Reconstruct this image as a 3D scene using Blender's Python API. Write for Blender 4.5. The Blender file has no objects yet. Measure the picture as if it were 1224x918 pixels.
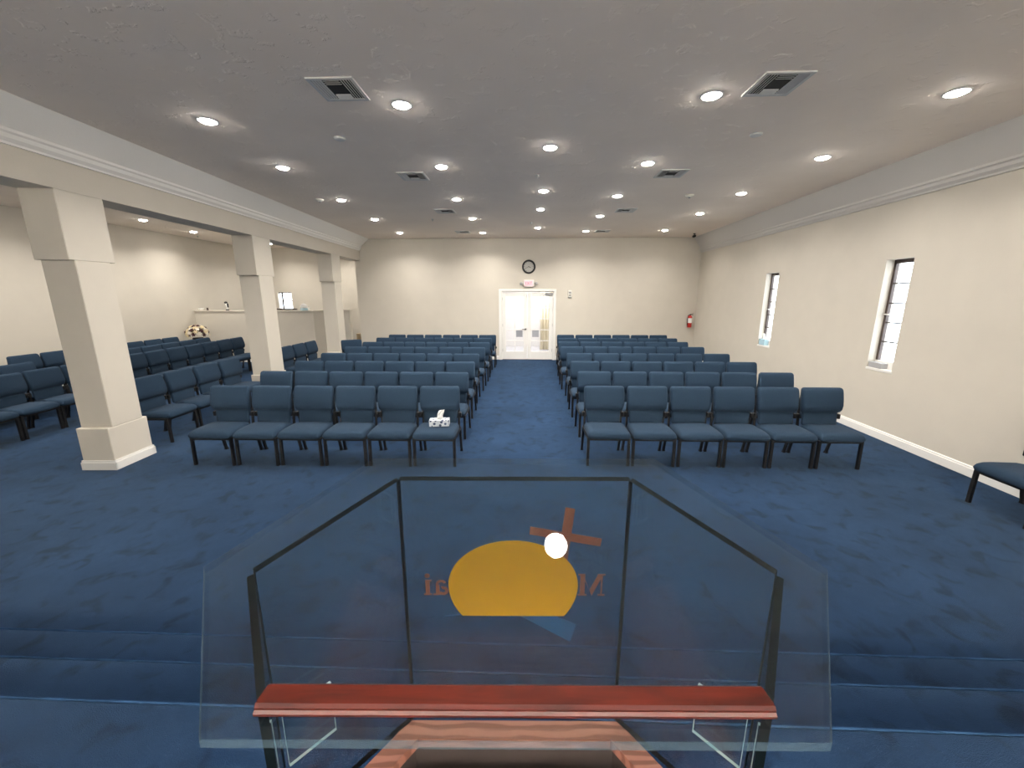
import bpy, bmesh, math, random
from mathutils import Vector, Matrix

random.seed(7)
SC = bpy.context.scene
COL = SC.collection

# ------------------------------------------------------------------ camera
H = 1.93
F_PX = 478.0
cam_d = bpy.data.cameras.new('camera')
cam = bpy.data.objects.new('camera', cam_d)
COL.objects.link(cam)
cam_d.sensor_fit = 'HORIZONTAL'
cam_d.sensor_width = 36.0
cam_d.lens = 36.0 * F_PX / 1224.0
cam_d.clip_start = 0.02
cam.location = (0, 0, H)
cam.rotation_euler = (math.radians(90 - 12.4), 0, math.radians(2.1))
SC.camera = cam

# ------------------------------------------------------------------ world, exposure
w = bpy.data.worlds.new('world')
SC.world = w
w.use_nodes = True
bg = w.node_tree.nodes['Background']
bg.inputs['Color'].default_value = (0.86, 0.93, 1.0, 1)
bg.inputs['Strength'].default_value = 7.0
SC.view_settings.view_transform = 'Standard'
SC.view_settings.look = 'None'
SC.view_settings.gamma = 1.0
SC.view_settings.exposure = 0.11
FILL_W = 270.0        # power of one added, unseen lamp at the platform wall
LAMP_W = 27.0          # power of one ceiling downlight
LAMP_COL = (1.0, 0.94, 0.86)

# ------------------------------------------------------------------ materials
def new_mat(name):
    m = bpy.data.materials.new(name)
    m.use_nodes = True
    nt = m.node_tree
    return m, nt, nt.nodes['Principled BSDF']

def node(nt, t, **kw):
    n = nt.nodes.new(t)
    for k, v in kw.items():
        if hasattr(n, k):
            setattr(n, k, v)
        else:
            n.inputs[k.replace('_', ' ')].default_value = v
    return n

def mat(name, col, rough=0.6, metal=0.0, noise=0.0, nscale=20.0, bump=0.0, bscale=200.0, spec=0.5, coat=0.0, stretch=None):
    m, nt, p = new_mat(name)
    p.inputs['Base Color'].default_value = (*col, 1)
    p.inputs['Roughness'].default_value = rough
    p.inputs['Metallic'].default_value = metal
    p.inputs['Specular IOR Level'].default_value = spec
    p.inputs['Coat Weight'].default_value = coat
    tc = node(nt, 'ShaderNodeTexCoord')
    mp = node(nt, 'ShaderNodeMapping')
    if stretch:
        mp.inputs['Scale'].default_value = stretch
    nt.links.new(tc.outputs['Object'], mp.inputs['Vector'])
    if noise > 0:
        nz = node(nt, 'ShaderNodeTexNoise')
        nz.inputs['Scale'].default_value = nscale
        nz.inputs['Detail'].default_value = 4
        nt.links.new(mp.outputs[0], nz.inputs['Vector'])
        cr = node(nt, 'ShaderNodeValToRGB')
        cr.color_ramp.elements[0].position = 0.3
        cr.color_ramp.elements[1].position = 0.7
        cr.color_ramp.elements[0].color = (*[c * (1 - noise) for c in col], 1)
        cr.color_ramp.elements[1].color = (*[min(1, c * (1 + noise)) for c in col], 1)
        nt.links.new(nz.outputs['Fac'], cr.inputs['Fac'])
        nt.links.new(cr.outputs['Color'], p.inputs['Base Color'])
    if bump > 0:
        nz = node(nt, 'ShaderNodeTexNoise')
        nz.inputs['Scale'].default_value = bscale
        nz.inputs['Detail'].default_value = 3
        nt.links.new(mp.outputs[0], nz.inputs['Vector'])
        b = node(nt, 'ShaderNodeBump')
        b.inputs['Strength'].default_value = bump
        b.inputs['Distance'].default_value = 0.01
        nt.links.new(nz.outputs['Fac'], b.inputs['Height'])
        nt.links.new(b.outputs['Normal'], p.inputs['Normal'])
    return m

def emit_mat(name, col, strength):
    m, nt, p = new_mat(name)
    p.inputs['Base Color'].default_value = (*col, 1)
    p.inputs['Emission Color'].default_value = (*col, 1)
    p.inputs['Emission Strength'].default_value = strength
    return m

def glass_mat(name, tint, refl=1.0, rough=0.0):
    """thin clear sheet: transparent, with fresnel reflection"""
    m = bpy.data.materials.new(name)
    m.use_nodes = True
    nt = m.node_tree
    nt.nodes.clear()
    out = node(nt, 'ShaderNodeOutputMaterial')
    tr = node(nt, 'ShaderNodeBsdfTransparent')
    tr.inputs['Color'].default_value = (*tint, 1)
    gl = node(nt, 'ShaderNodeBsdfGlossy')
    gl.inputs['Roughness'].default_value = rough
    # Schlick reflectance of one face of the sheet, the same from both sides
    fr = node(nt, 'ShaderNodeLayerWeight')
    fr.inputs['Blend'].default_value = 0.5
    pw = node(nt, 'ShaderNodeMath')
    pw.operation = 'POWER'
    pw.inputs[1].default_value = 5.0
    ad = node(nt, 'ShaderNodeMath')
    ad.operation = 'MULTIPLY_ADD'
    ad.inputs[1].default_value = 0.96
    ad.inputs[2].default_value = 0.04
    mu = node(nt, 'ShaderNodeMath')
    mu.operation = 'MULTIPLY'
    mu.inputs[1].default_value = refl
    mu.use_clamp = True
    nt.links.new(fr.outputs['Facing'], pw.inputs[0])
    nt.links.new(pw.outputs[0], ad.inputs[0])
    mx = node(nt, 'ShaderNodeMixShader')
    nt.links.new(ad.outputs[0], mu.inputs[0])
    nt.links.new(mu.outputs[0], mx.inputs['Fac'])
    nt.links.new(tr.outputs[0], mx.inputs[1])
    nt.links.new(gl.outputs[0], mx.inputs[2])
    nt.links.new(mx.outputs[0], out.inputs['Surface'])
    return m

def carpet_mat():
    m, nt, p = new_mat('blue_carpet')
    p.inputs['Roughness'].default_value = 0.95
    p.inputs['Specular IOR Level'].default_value = 0.0
    p.inputs['Sheen Weight'].default_value = 0.135
    p.inputs['Sheen Roughness'].default_value = 0.5
    p.inputs['Sheen Tint'].default_value = (0.55, 0.77, 1.0, 1)
    tc = node(nt, 'ShaderNodeTexCoord')
    # pile leaning this way and that: large soft patches and small trodden marks
    n1 = node(nt, 'ShaderNodeTexNoise'); n1.inputs['Scale'].default_value = 1.3; n1.inputs['Detail'].default_value = 5; n1.inputs['Roughness'].default_value = 0.62
    n2 = node(nt, 'ShaderNodeTexNoise'); n2.inputs['Scale'].default_value = 7.0; n2.inputs['Detail'].default_value = 3; n2.inputs['Distortion'].default_value = 0.6
    n3 = node(nt, 'ShaderNodeTexNoise'); n3.inputs['Scale'].default_value = 260; n3.inputs['Detail'].default_value = 2
    for n in (n1, n2, n3):
        nt.links.new(tc.outputs['Object'], n.inputs['Vector'])
    r1 = node(nt, 'ShaderNodeValToRGB')
    r1.color_ramp.elements[0].position = 0.3; r1.color_ramp.elements[0].color = (0.0040, 0.0132, 0.037, 1)
    r1.color_ramp.elements[1].position = 0.7; r1.color_ramp.elements[1].color = (0.0090, 0.0260, 0.066, 1)
    nt.links.new(n1.outputs['Fac'], r1.inputs['Fac'])
    r2 = node(nt, 'ShaderNodeValToRGB')
    r2.color_ramp.elements[0].position = 0.30; r2.color_ramp.elements[0].color = (0.36, 0.38, 0.42, 1)
    r2.color_ramp.elements[1].position = 0.47; r2.color_ramp.elements[1].color = (1, 1, 1, 1)
    nt.links.new(n2.outputs['Fac'], r2.inputs['Fac'])
    mx = node(nt, 'ShaderNodeMix'); mx.data_type = 'RGBA'; mx.blend_type = 'MULTIPLY'; mx.inputs[0].default_value = 1.0
    nt.links.new(r1.outputs['Color'], mx.inputs[6]); nt.links.new(r2.outputs['Color'], mx.inputs[7])
    nt.links.new(mx.outputs[2], p.inputs['Base Color'])
    b = node(nt, 'ShaderNodeBump'); b.inputs['Strength'].default_value = 0.5; b.inputs['Distance'].default_value = 0.008
    nt.links.new(n3.outputs['Fac'], b.inputs['Height'])
    nt.links.new(b.outputs['Normal'], p.inputs['Normal'])
    return m

def ceiling_mat():
    """grey-white knockdown plaster: raised islands with blunt edges"""
    m, nt, p = new_mat('knockdown_ceiling')
    p.inputs['Roughness'].default_value = 0.8
    tc = node(nt, 'ShaderNodeTexCoord')
    n1 = node(nt, 'ShaderNodeTexNoise'); n1.inputs['Scale'].default_value = 7; n1.inputs['Detail'].default_value = 6; n1.inputs['Roughness'].default_value = 0.6
    nt.links.new(tc.outputs['Object'], n1.inputs['Vector'])
    r = node(nt, 'ShaderNodeValToRGB')
    r.color_ramp.elements[0].position = 0.57; r.color_ramp.elements[1].position = 0.62
    nt.links.new(n1.outputs['Fac'], r.inputs['Fac'])
    b = node(nt, 'ShaderNodeBump'); b.inputs['Strength'].default_value = 0.38; b.inputs['Distance'].default_value = 0.012
    nt.links.new(r.outputs['Color'], b.inputs['Height'])
    nt.links.new(b.outputs['Normal'], p.inputs['Normal'])
    n2 = node(nt, 'ShaderNodeTexNoise'); n2.inputs['Scale'].default_value = 1.1; n2.inputs['Detail'].default_value = 3
    nt.links.new(tc.outputs['Object'], n2.inputs['Vector'])
    c = node(nt, 'ShaderNodeValToRGB')
    c.color_ramp.elements[0].position = 0.3; c.color_ramp.elements[0].color = (0.90, 0.80, 0.705, 1)
    c.color_ramp.elements[1].position = 0.7; c.color_ramp.elements[1].color = (0.95, 0.85, 0.75, 1)
    nt.links.new(n2.outputs['Fac'], c.inputs['Fac'])
    nt.links.new(c.outputs['Color'], p.inputs['Base Color'])
    return m

def wood_mat(name, c0, c1, rough, coat, scale=(1, 12, 12), nscale=6.0, bands=False):
    m, nt, p = new_mat(name)
    p.inputs['Roughness'].default_value = rough
    p.inputs['Specular IOR Level'].default_value = 0.25
    p.inputs['Coat Weight'].default_value = coat
    p.inputs['Coat Roughness'].default_value = 0.08
    tc = node(nt, 'ShaderNodeTexCoord')
    mp = node(nt, 'ShaderNodeMapping'); mp.inputs['Scale'].default_value = scale
    nt.links.new(tc.outputs['Object'], mp.inputs['Vector'])
    if bands:
        t = node(nt, 'ShaderNodeTexWave'); t.inputs['Scale'].default_value = nscale; t.inputs['Distortion'].default_value = 9; t.inputs['Detail'].default_value = 3; t.inputs['Detail Scale'].default_value = 0.8
        t.bands_direction = 'Y'
    else:
        t = node(nt, 'ShaderNodeTexNoise'); t.inputs['Scale'].default_value = nscale; t.inputs['Detail'].default_value = 5; t.inputs['Distortion'].default_value = 0.8
    nt.links.new(mp.outputs[0], t.inputs['Vector'])
    r = node(nt, 'ShaderNodeValToRGB')
    r.color_ramp.elements[0].position = 0.25; r.color_ramp.elements[0].color = (*c0, 1)
    r.color_ramp.elements[1].position = 0.65; r.color_ramp.elements[1].color = (*c1, 1)
    nt.links.new(t.outputs['Fac'], r.inputs['Fac'])
    nt.links.new(r.outputs['Color'], p.inputs['Base Color'])
    return m

M = {}
M['carpet'] = carpet_mat()
M['ceiling'] = ceiling_mat()
M['wall'] = mat('cream_wall', (0.59, 0.55, 0.477), 0.7, noise=0.02, nscale=3, bump=0.06, bscale=60)
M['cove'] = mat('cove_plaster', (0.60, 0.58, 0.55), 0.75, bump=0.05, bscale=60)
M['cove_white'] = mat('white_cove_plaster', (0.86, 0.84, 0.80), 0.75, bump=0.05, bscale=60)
M['white'] = mat('white_paint', (0.80, 0.785, 0.75), 0.4)
M['fabric'] = mat('blue_fabric', (0.0175, 0.0345, 0.060), 0.9, noise=0.14, nscale=160, bump=0.25, bscale=500, spec=0.08)
M['fabric'].node_tree.nodes['Principled BSDF'].inputs['Sheen Weight'].default_value = 0.025
M['black'] = mat('black_steel', (0.007, 0.007, 0.008), 0.5, spec=0.25)
M['glass'] = glass_mat('clear_glass', (0.92, 0.955, 0.95), 0.9)
M['window_glass'] = glass_mat('window_glass', (0.97, 0.98, 0.98), 1.0)
M['glass_edge_dark'] = mat('dark_glass_edge', (0.002, 0.004, 0.005), 0.5, spec=0.05)
M['glass_edge'] = glass_mat('polished_edge_refraction', (0.70, 0.82, 0.83), 2.4, 0.12)
_nt = M['glass_edge'].node_tree
_o = _nt.nodes['Material Output']
_df = node(_nt, 'ShaderNodeBsdfDiffuse'); _df.inputs['Color'].default_value = (0.27, 0.42, 0.52, 1)  # pale blue mixed in for the light refracted through the edge
_mx = node(_nt, 'ShaderNodeMixShader'); _mx.inputs['Fac'].default_value = 0.17
_nt.links.new(_o.inputs['Surface'].links[0].from_socket, _mx.inputs[1]); _nt.links.new(_df.outputs[0], _mx.inputs[2])
_nt.links.new(_mx.outputs[0], _o.inputs['Surface'])
M['glass_edge_pale'] = mat('pale_glass_edge', (0.50, 0.60, 0.60), 0.25)
M['mahogany'] = wood_mat('mahogany', (0.018, 0.0022, 0.0013), (0.060, 0.0075, 0.0038), 0.33, 0.0, (2, 14, 14), 5)
M['oak'] = wood_mat('reddish_oak', (0.15, 0.060, 0.042), (0.26, 0.115, 0.085), 0.35, 0.3, (1, 3.2, 3.2), 5, True)
M['shade_and_threshold'] = mat('recess_shade_and_threshold', (0.02, 0.012, 0.010), 0.8)  # recess shade put into the colour; also the threshold's own dark
def film_mat(name, col, through):
    """thin coloured film: part of the light passes through to the other side"""
    m, nt, p = new_mat(name)
    p.inputs['Base Color'].default_value = (*col, 1)
    p.inputs['Roughness'].default_value = 0.45
    p.inputs['Specular IOR Level'].default_value = 0.3
    tl = node(nt, 'ShaderNodeBsdfTranslucent')
    tl.inputs['Color'].default_value = (*col, 1)
    mx = node(nt, 'ShaderNodeMixShader')
    mx.inputs['Fac'].default_value = through
    nt.links.new(p.outputs[0], mx.inputs[1]); nt.links.new(tl.outputs[0], mx.inputs[2])
    nt.links.new(mx.outputs[0], nt.nodes['Material Output'].inputs['Surface'])
    return m
M['yellow'] = film_mat('yellow_film', (0.44, 0.23, 0.011), 0.4)
M['brown_film'] = film_mat('brown_film', (0.15, 0.052, 0.034), 0.3)
M['blue_film'] = film_mat('blue_film', (0.008, 0.035, 0.085), 0.15)
M['metal'] = mat('brushed_metal', (0.55, 0.55, 0.54), 0.35, 1.0)
M['vent_metal'] = mat('vent_metal', (0.62, 0.62, 0.60), 0.45)
M['vent_dark'] = mat('vent_dark', (0.015, 0.016, 0.018), 0.8)
M['bronze'] = mat('bronze_window_frame', (0.060, 0.040, 0.034), 0.5)
M['lens'] = emit_mat('lamp_lens', (1.0, 0.94, 0.87), 160.0)
M['plastic'] = mat('off_white_plastic', (0.72, 0.70, 0.64), 0.5)
M['grey_plastic'] = mat('grey_plastic', (0.32, 0.32, 0.32), 0.5)
M['red'] = mat('red_enamel', (0.50, 0.025, 0.02), 0.3)
M['exit_pink'] = emit_mat('exit_face', (1.0, 0.40, 0.43), 0.75)
M['exit_red'] = emit_mat('exit_letters', (0.85, 0.10, 0.14), 0.5)
M['paper'] = mat('grey_paper', (0.30, 0.31, 0.34), 0.8)
M['tissue'] = mat('white_tissue', (0.85, 0.85, 0.83), 0.9)
M['clock_face'] = mat('clock_face', (0.42, 0.41, 0.38), 0.5)
M['cream_petal'] = mat('cream_petal', (0.78, 0.66, 0.42), 0.8)
M['white_petal'] = mat('white_petal', (0.82, 0.76, 0.66), 0.8)
M['dark_petal'] = mat('burgundy_petal', (0.06, 0.012, 0.018), 0.8)
M['leaf'] = mat('green_leaf', (0.10, 0.12, 0.03), 0.7)
M['lobby'] = mat('lobby_wall', (0.80, 0.78, 0.77), 0.6)
M['curtain'] = mat('yellow_curtain', (0.88, 0.79, 0.58), 0.8)
M['tile'] = mat('lobby_floor', (0.55, 0.55, 0.58), 0.4)
M['tan'] = mat('tan_laminate', (0.42, 0.33, 0.21), 0.5)
M['pale_blue'] = mat('pale_blue_ceramic', (0.42, 0.62, 0.72), 0.4)
M['sill_grey'] = mat('grey_card', (0.36, 0.36, 0.37), 0.7)

def floral_mat():
    m, nt, p = new_mat('floral_tissue_box')
    tc = node(nt, 'ShaderNodeTexCoord')
    v = node(nt, 'ShaderNodeTexVoronoi'); v.inputs['Scale'].default_value = 26
    nt.links.new(tc.outputs['Object'], v.inputs['Vector'])
    r = node(nt, 'ShaderNodeValToRGB')
    r.color_ramp.elements[0].position = 0.36; r.color_ramp.elements[0].color = (0.03, 0.05, 0.12, 1)
    r.color_ramp.elements[1].position = 0.44; r.color_ramp.elements[1].color = (0.62, 0.66, 0.70, 1)
    nt.links.new(v.outputs['Distance'], r.inputs['Fac'])
    nt.links.new(r.outputs['Color'], p.inputs['Base Color'])
    return m
M['floral'] = floral_mat()

# ------------------------------------------------------------------ mesh helpers
def mesh_from(bm, name, material, smooth=False):
    bmesh.ops.recalc_face_normals(bm, faces=bm.faces)
    me = bpy.data.meshes.new(name)
    bm.to_mesh(me)
    bm.free()
    mats = material if isinstance(material, (list, tuple)) else [material]
    for m in mats:
        me.materials.append(m)
    if smooth:
        for p in me.polygons:
            p.use_smooth = True
    return me

def link(name, data, parent=None, loc=None, rot=None, kind=None):
    o = bpy.data.objects.new(name, data)
    COL.objects.link(o)
    if parent is not None:
        o.parent = parent
    if loc is not None:
        o.location = loc
    if rot is not None:
        o.rotation_euler = rot
    if kind:
        o['kind'] = kind
    return o

def thing(name, label, cat, loc=(0, 0, 0), rz=0.0, group=None):
    o = link(name, None, None, loc, (0, 0, rz))
    o.empty_display_size = 0.1
    o['label'] = label
    o['category'] = cat
    if group:
        o['group'] = group
    return o

def tag(o, label, cat, group=None):
    o['label'] = label
    o['category'] = cat
    if group:
        o['group'] = group
    return o

def box(bm, x0, x1, y0, y1, z0, z1, bev=0.0, seg=1):
    r = bmesh.ops.create_cube(bm, size=1.0)
    vs = r['verts']
    for v in vs:
        v.co = Vector(((x0 + x1) / 2 + v.co.x * (x1 - x0), (y0 + y1) / 2 + v.co.y * (y1 - y0), (z0 + z1) / 2 + v.co.z * (z1 - z0)))
    if bev > 0:
        es = list({e for v in vs for e in v.link_edges})
        bmesh.ops.bevel(bm, geom=es, offset=bev, segments=seg, affect='EDGES', profile=0.5)
    return vs

def bar(bm, a, b, wx, wy, up=(0, 1, 0)):
    """square bar between two points"""
    a = Vector(a); b = Vector(b)
    d = (b - a).normalized()
    s = d.cross(Vector(up)).normalized()
    t = s.cross(d).normalized()
    ring = []
    for p in (a, b):
        ring.append([bm.verts.new(p + s * sx * wx / 2 + t * sy * wy / 2) for sx, sy in ((-1, -1), (1, -1), (1, 1), (-1, 1))])
    for i in range(4):
        j = (i + 1) % 4
        bm.faces.new((ring[0][i], ring[0][j], ring[1][j], ring[1][i]))
    bm.faces.new(ring[0]); bm.faces.new(ring[1])

def prism(bm, pts, z0, z1):
    """vertical prism over a plan polygon; z0/z1 may be functions of (x, y)"""
    f0 = z0 if callable(z0) else (lambda x, y: z0)
    f1 = z1 if callable(z1) else (lambda x, y: z1)
    lo = [bm.verts.new((x, y, f0(x, y))) for x, y in pts]
    hi = [bm.verts.new((x, y, f1(x, y))) for x, y in pts]
    n = len(pts)
    caps = [bm.faces.new(lo), bm.faces.new(hi)]
    sides = [bm.faces.new((lo[i], lo[(i + 1) % n], hi[(i + 1) % n], hi[i])) for i in range(n)]
    return caps, sides

def extrude_profile(bm, prof, p0, p1, ax_u, ax_v):
    """sweep a closed 2-D profile [(u, v)] from p0 to p1"""
    p0 = Vector(p0); p1 = Vector(p1); au = Vector(ax_u); av = Vector(ax_v)
    a = [bm.verts.new(p0 + au * u + av * v) for u, v in prof]
    b = [bm.verts.new(p1 + au * u + av * v) for u, v in prof]
    n = len(prof)
    for i in range(n):
        bm.faces.new((a[i], a[(i + 1) % n], b[(i + 1) % n], b[i]))
    bm.faces.new(a); bm.faces.new(b)

def lathe(bm, prof, seg=20, centre=(0, 0, 0), axis='z', cap=True):
    """revolve [(r, h)]"""
    c = Vector(centre)
    rings = []
    for r, h in prof:
        ring = []
        for i in range(seg):
            a = 2 * math.pi * i / seg
            x, y = r * math.cos(a), r * math.sin(a)
            if axis == 'z':
                p = Vector((x, y, h))
            elif axis == 'y':
                p = Vector((x, h, y))
            else:
                p = Vector((h, x, y))
            ring.append(bm.verts.new(c + p))
        rings.append(ring)
    for k in range(len(rings) - 1):
        for i in range(seg):
            j = (i + 1) % seg
            bm.faces.new((rings[k][i], rings[k][j], rings[k + 1][j], rings[k + 1][i]))
    if cap:
        bm.faces.new(rings[0]); bm.faces.new(rings[-1])

def tube(bm, pts, r, seg=8):
    pts = [Vector(p) for p in pts]
    rings = []
    for i, p in enumerate(pts):
        d = (pts[min(i + 1, len(pts) - 1)] - pts[max(i - 1, 0)]).normalized()
        ref = Vector((0, 0, 1)) if abs(d.z) < 0.9 else Vector((1, 0, 0))
        s = d.cross(ref).normalized(); t = s.cross(d).normalized()
        rings.append([bm.verts.new(p + s * r * math.cos(2 * math.pi * k / seg) + t * r * math.sin(2 * math.pi * k / seg)) for k in range(seg)])
    for k in range(len(rings) - 1):
        for i in range(seg):
            j = (i + 1) % seg
            bm.faces.new((rings[k][i], rings[k][j], rings[k + 1][j], rings[k + 1][i]))
    bm.faces.new(rings[0]); bm.faces.new(rings[-1])

def boxobj(name, dims, material, parent=None, kind=None, bev=0.0, loc=None, rot=None):
    bm = bmesh.new()
    box(bm, *dims, bev)
    return link(name, mesh_from(bm, name, material), parent, loc, rot, kind)

ORD = ['first', 'second', 'third', 'fourth', 'fifth', 'sixth', 'seventh', 'eighth', 'ninth', 'tenth', 'eleventh', 'twelfth', 'thirteenth', 'fourteenth', 'fifteenth']

# ================================================================== SETTING
ZC = 3.58
YB = 12.29           # back wall
YF = 14.4            # wall behind the half wall in the alcove
YR = -3.2            # wall behind the camera
XS = -9.75           # alcove side wall
BEAM_A = math.atan(0.0425)      # the pillar line is not quite square to the room
BEAM_X = -4.47
RW_A = -math.atan(0.0225)       # nor is the window wall
RW_X = 4.75
def beam_face(y):
    return BEAM_X - 0.0425 * y
def rwall(y):
    return RW_X + 0.0225 * y

boxobj('floor', (XS - 0.2, 5.4, YR - 0.2, YF + 0.2, -0.12, 0.0), M['carpet'], kind='structure')
# raised platform and its two steps
boxobj('step_floor', (-4.45, rwall(1.75) - 0.06, 0.5, 1.755, 0.0, 0.15), M['carpet'], kind='structure', bev=0.012)
boxobj('step_floor', (-4.45, rwall(1.45) - 0.06, 0.5, 1.455, 0.15, 0.30), M['carpet'], kind='structure', bev=0.012)
boxobj('platform_floor', (-4.45, rwall(0) - 0.02, YR, 1.155, 0.0, 0.45), M['carpet'], kind='structure', bev=0.012)

bm = bmesh.new()
vs = [(XS - 0.2, YR - 0.2), (5.5, YR - 0.2), (5.5, YF + 0.2), (XS - 0.2, YF + 0.2)]
prism(bm, vs, ZC, ZC + 0.12)
link('ceiling', mesh_from(bm, 'ceiling', M['ceiling']), kind='structure')

# back wall with the door opening
DX0, DX1, DZ = -0.765, 0.805, 2.065
bm = bmesh.new()
box(bm, -5.15, DX0, YB, YB + 0.16, 0, ZC)
box(bm, DX1, 5.4, YB, YB + 0.16, 0, ZC)
box(bm, DX0, DX1, YB, YB + 0.16, DZ, ZC)
link('wall_back', mesh_from(bm, 'wall_back', M['wall']), kind='structure')
boxobj('wall_passage', (-5.15, -5.0, YB + 0.16, YF, 0, ZC), M['wall'], kind='structure')
boxobj('wall_left', (XS - 0.15, XS, YR, YF, 0, ZC), M['wall'], kind='structure')
boxobj('wall_behind', (XS, 5.4, YR - 0.15, YR, 0, ZC), M['white'], kind='structure')
# alcove end wall with a small window
WX0, WX1, WZ0, WZ1 = -8.95, -8.45, 1.45, 2.06
bm = bmesh.new()
box(bm, XS, WX0, YF, YF + 0.16, 0, ZC)
box(bm, WX1, -5.0, YF, YF + 0.16, 0, ZC)
box(bm, WX0, WX1, YF, YF + 0.16, 0, WZ0)
box(bm, WX0, WX1, YF, YF + 0.16, WZ1, ZC)
link('wall_alcove_end', mesh_from(bm, 'wall_alcove_end', M['wall']), kind='structure')

# right wall (local frame: x outward, y along)
W1 = (5.44, 5.85, 0.915, 2.41)
W2 = (8.31, 8.75, 0.895, 2.385)
T = 0.2
bm = bmesh.new()
def wall_strip(y0, y1):
    box(bm, 0, T, y0, y1, 0, ZC)
wall_strip(YR, W1[0]); wall_strip(W1[1], W2[0]); wall_strip(W2[1], YB + 0.1)
for y0, y1, z0, z1 in (W1, W2):
    box(bm, 0, T, y0, y1, 0, z0)
    box(bm, 0, T, y0, y1, z1, ZC)
link('wall_right', mesh_from(bm, 'wall_right', M['wall']), None, (RW_X, 0, 0), (0, 0, RW_A), 'structure')

def base_prof(h=0.125):
    return [(0, 0.004), (0.017, 0.004), (0.017, h - 0.028), (0.012, h - 0.022), (0.012, h - 0.008), (0.006, h), (0, h)]
bm = bmesh.new()
extrude_profile(bm, base_prof(), (0, 1.8, 0), (0, YB, 0), (-1, 0, 0), (0, 0, 1))
link('baseboard_right', mesh_from(bm, 'baseboard', M['white']), None, (RW_X, 0, 0), (0, 0, RW_A), 'structure')
bm = bmesh.new()
extrude_profile(bm, base_prof(), (-5.15, YB, 0), (DX0 - 0.09, YB, 0), (0, -1, 0), (0, 0, 1))
extrude_profile(bm, base_prof(), (DX1 + 0.09, YB, 0), (rwall(YB), YB, 0), (0, -1, 0), (0, 0, 1))
link('baseboard_back', mesh_from(bm, 'baseboard', M['white']), None, kind='structure')
bm = bmesh.new()
extrude_profile(bm, base_prof(), (XS, YR, 0), (XS, 11.56, 0), (1, 0, 0), (0, 0, 1))
link('baseboard_left', mesh_from(bm, 'baseboard', M['white']), None, kind='structure')

# sloped cove and crown moulding, right side (local frame of the right wall)
def crown_prof(z0):
    return [(0, z0), (0.02, z0), (0.024, z0 + 0.02), (0.05, z0 + 0.05), (0.058, z0 + 0.085), (0.075, z0 + 0.10), (0.075, z0 + 0.125), (0, z0 + 0.125)]
bm = bmesh.new()
extrude_profile(bm, [(0, 3.275), (0.05, 3.275), (0.24, ZC), (0, ZC)], (0, YR, 0), (0, YB, 0), (-1, 0, 0), (0, 0, 1))
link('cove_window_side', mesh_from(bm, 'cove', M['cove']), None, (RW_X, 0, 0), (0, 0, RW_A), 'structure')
bm = bmesh.new()
extrude_profile(bm, crown_prof(3.155), (0, YR, 0), (0, YB, 0), (-1, 0, 0), (0, 0, 1))
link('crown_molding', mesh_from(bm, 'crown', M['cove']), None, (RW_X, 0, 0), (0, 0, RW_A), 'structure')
# beam over the pillars with cove and crown
beam = boxobj('beam', (-0.37, 0.0, YR, YB, 2.965, ZC), M['wall'], None, 'structure', 0, (BEAM_X, 0, 0), (0, 0, BEAM_A))
bm = bmesh.new()
extrude_profile(bm, [(0, 3.36), (0.05, 3.36), (0.305, ZC), (0, ZC)], (0, YR, 0), (0, YB, 0), (1, 0, 0), (0, 0, 1))
link('cove_pillar_side', mesh_from(bm, 'cove', M['cove_white']), None, (BEAM_X, 0, 0), (0, 0, BEAM_A), 'structure')
bm = bmesh.new()
extrude_profile(bm, crown_prof(3.245), (0, YR, 0), (0, YB, 0), (1, 0, 0), (0, 0, 1))
link('crown_molding', mesh_from(bm, 'crown', M['white']), None, (BEAM_X, 0, 0), (0, 0, BEAM_A), 'structure')

# pillars: narrow shaft, wider capital and base
def pillar(yc, half=0.245):
    r = link('pillar', None, None, (beam_face(yc), yc, 0), (0, 0, BEAM_A), 'structure')
    boxobj('shaft', (-0.355, -0.002, -half + 0.055, half - 0.055, 0.49, 2.29), M['wall'], r, bev=0.006)
    boxobj('capital', (-0.36, -0.001, -half, half, 2.29, 2.965), M['wall'], r, bev=0.006)
    boxobj('plinth', (-0.36, -0.001, -half, half, 0, 0.49), M['wall'], r, bev=0.006)
    bm = bmesh.new()
    h = 0.115
    for e, z0, z1 in ((0.016, 0.003, h - 0.022), (0.009, h - 0.022, h)):
        x0, x1, y0, y1 = -0.36 - e, -0.001 + e, -half - e, half + e
        box(bm, x0, x1, y0, -half + 0.001, z0, z1)
        box(bm, x0, x1, half - 0.001, y1, z0, z1)
        box(bm, -0.002, x1, y0 + 0.001, y1 - 0.001, z0, z1)
        box(bm, x0, -0.359, y0 + 0.001, y1 - 0.001, z0, z1)
    link('baseboard', mesh_from(bm, 'pillar_base', M['white']), r)
    return r
pillar(4.31); pillar(7.42, 0.27); pillar(10.55, 0.26)

# half wall with its ledge
bm = bmesh.new()
box(bm, XS, -6.2, 11.56, 11.68, 0, 1.49)
box(bm, -6.32, -6.2, 11.68, 12.42, 0, 1.49)
box(bm, -6.2, -5.46, 12.30, 12.42, 0, 1.49)
hw = link('wall_half', mesh_from(bm, 'half_wall', M['wall']), None, kind='structure')
bm = bmesh.new()
box(bm, XS, -6.18, 11.535, 11.83, 1.49, 1.518)
box(bm, -6.345, -6.175, 11.83, 12.45, 1.49, 1.518)
box(bm, -6.175, -5.43, 12.275, 12.45, 1.49, 1.518)
link('ledge_cap', mesh_from(bm, 'ledge', M['wall']), hw)
bm = bmesh.new()
extrude_profile(bm, base_prof(0.11), (XS + 0.02, 11.56, 0), (-6.2, 11.56, 0), (0, -1, 0), (0, 0, 1))
extrude_profile(bm, base_prof(0.11), (-6.2, 11.56, 0), (-6.2, 12.3, 0), (1, 0, 0), (0, 0, 1))
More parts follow.
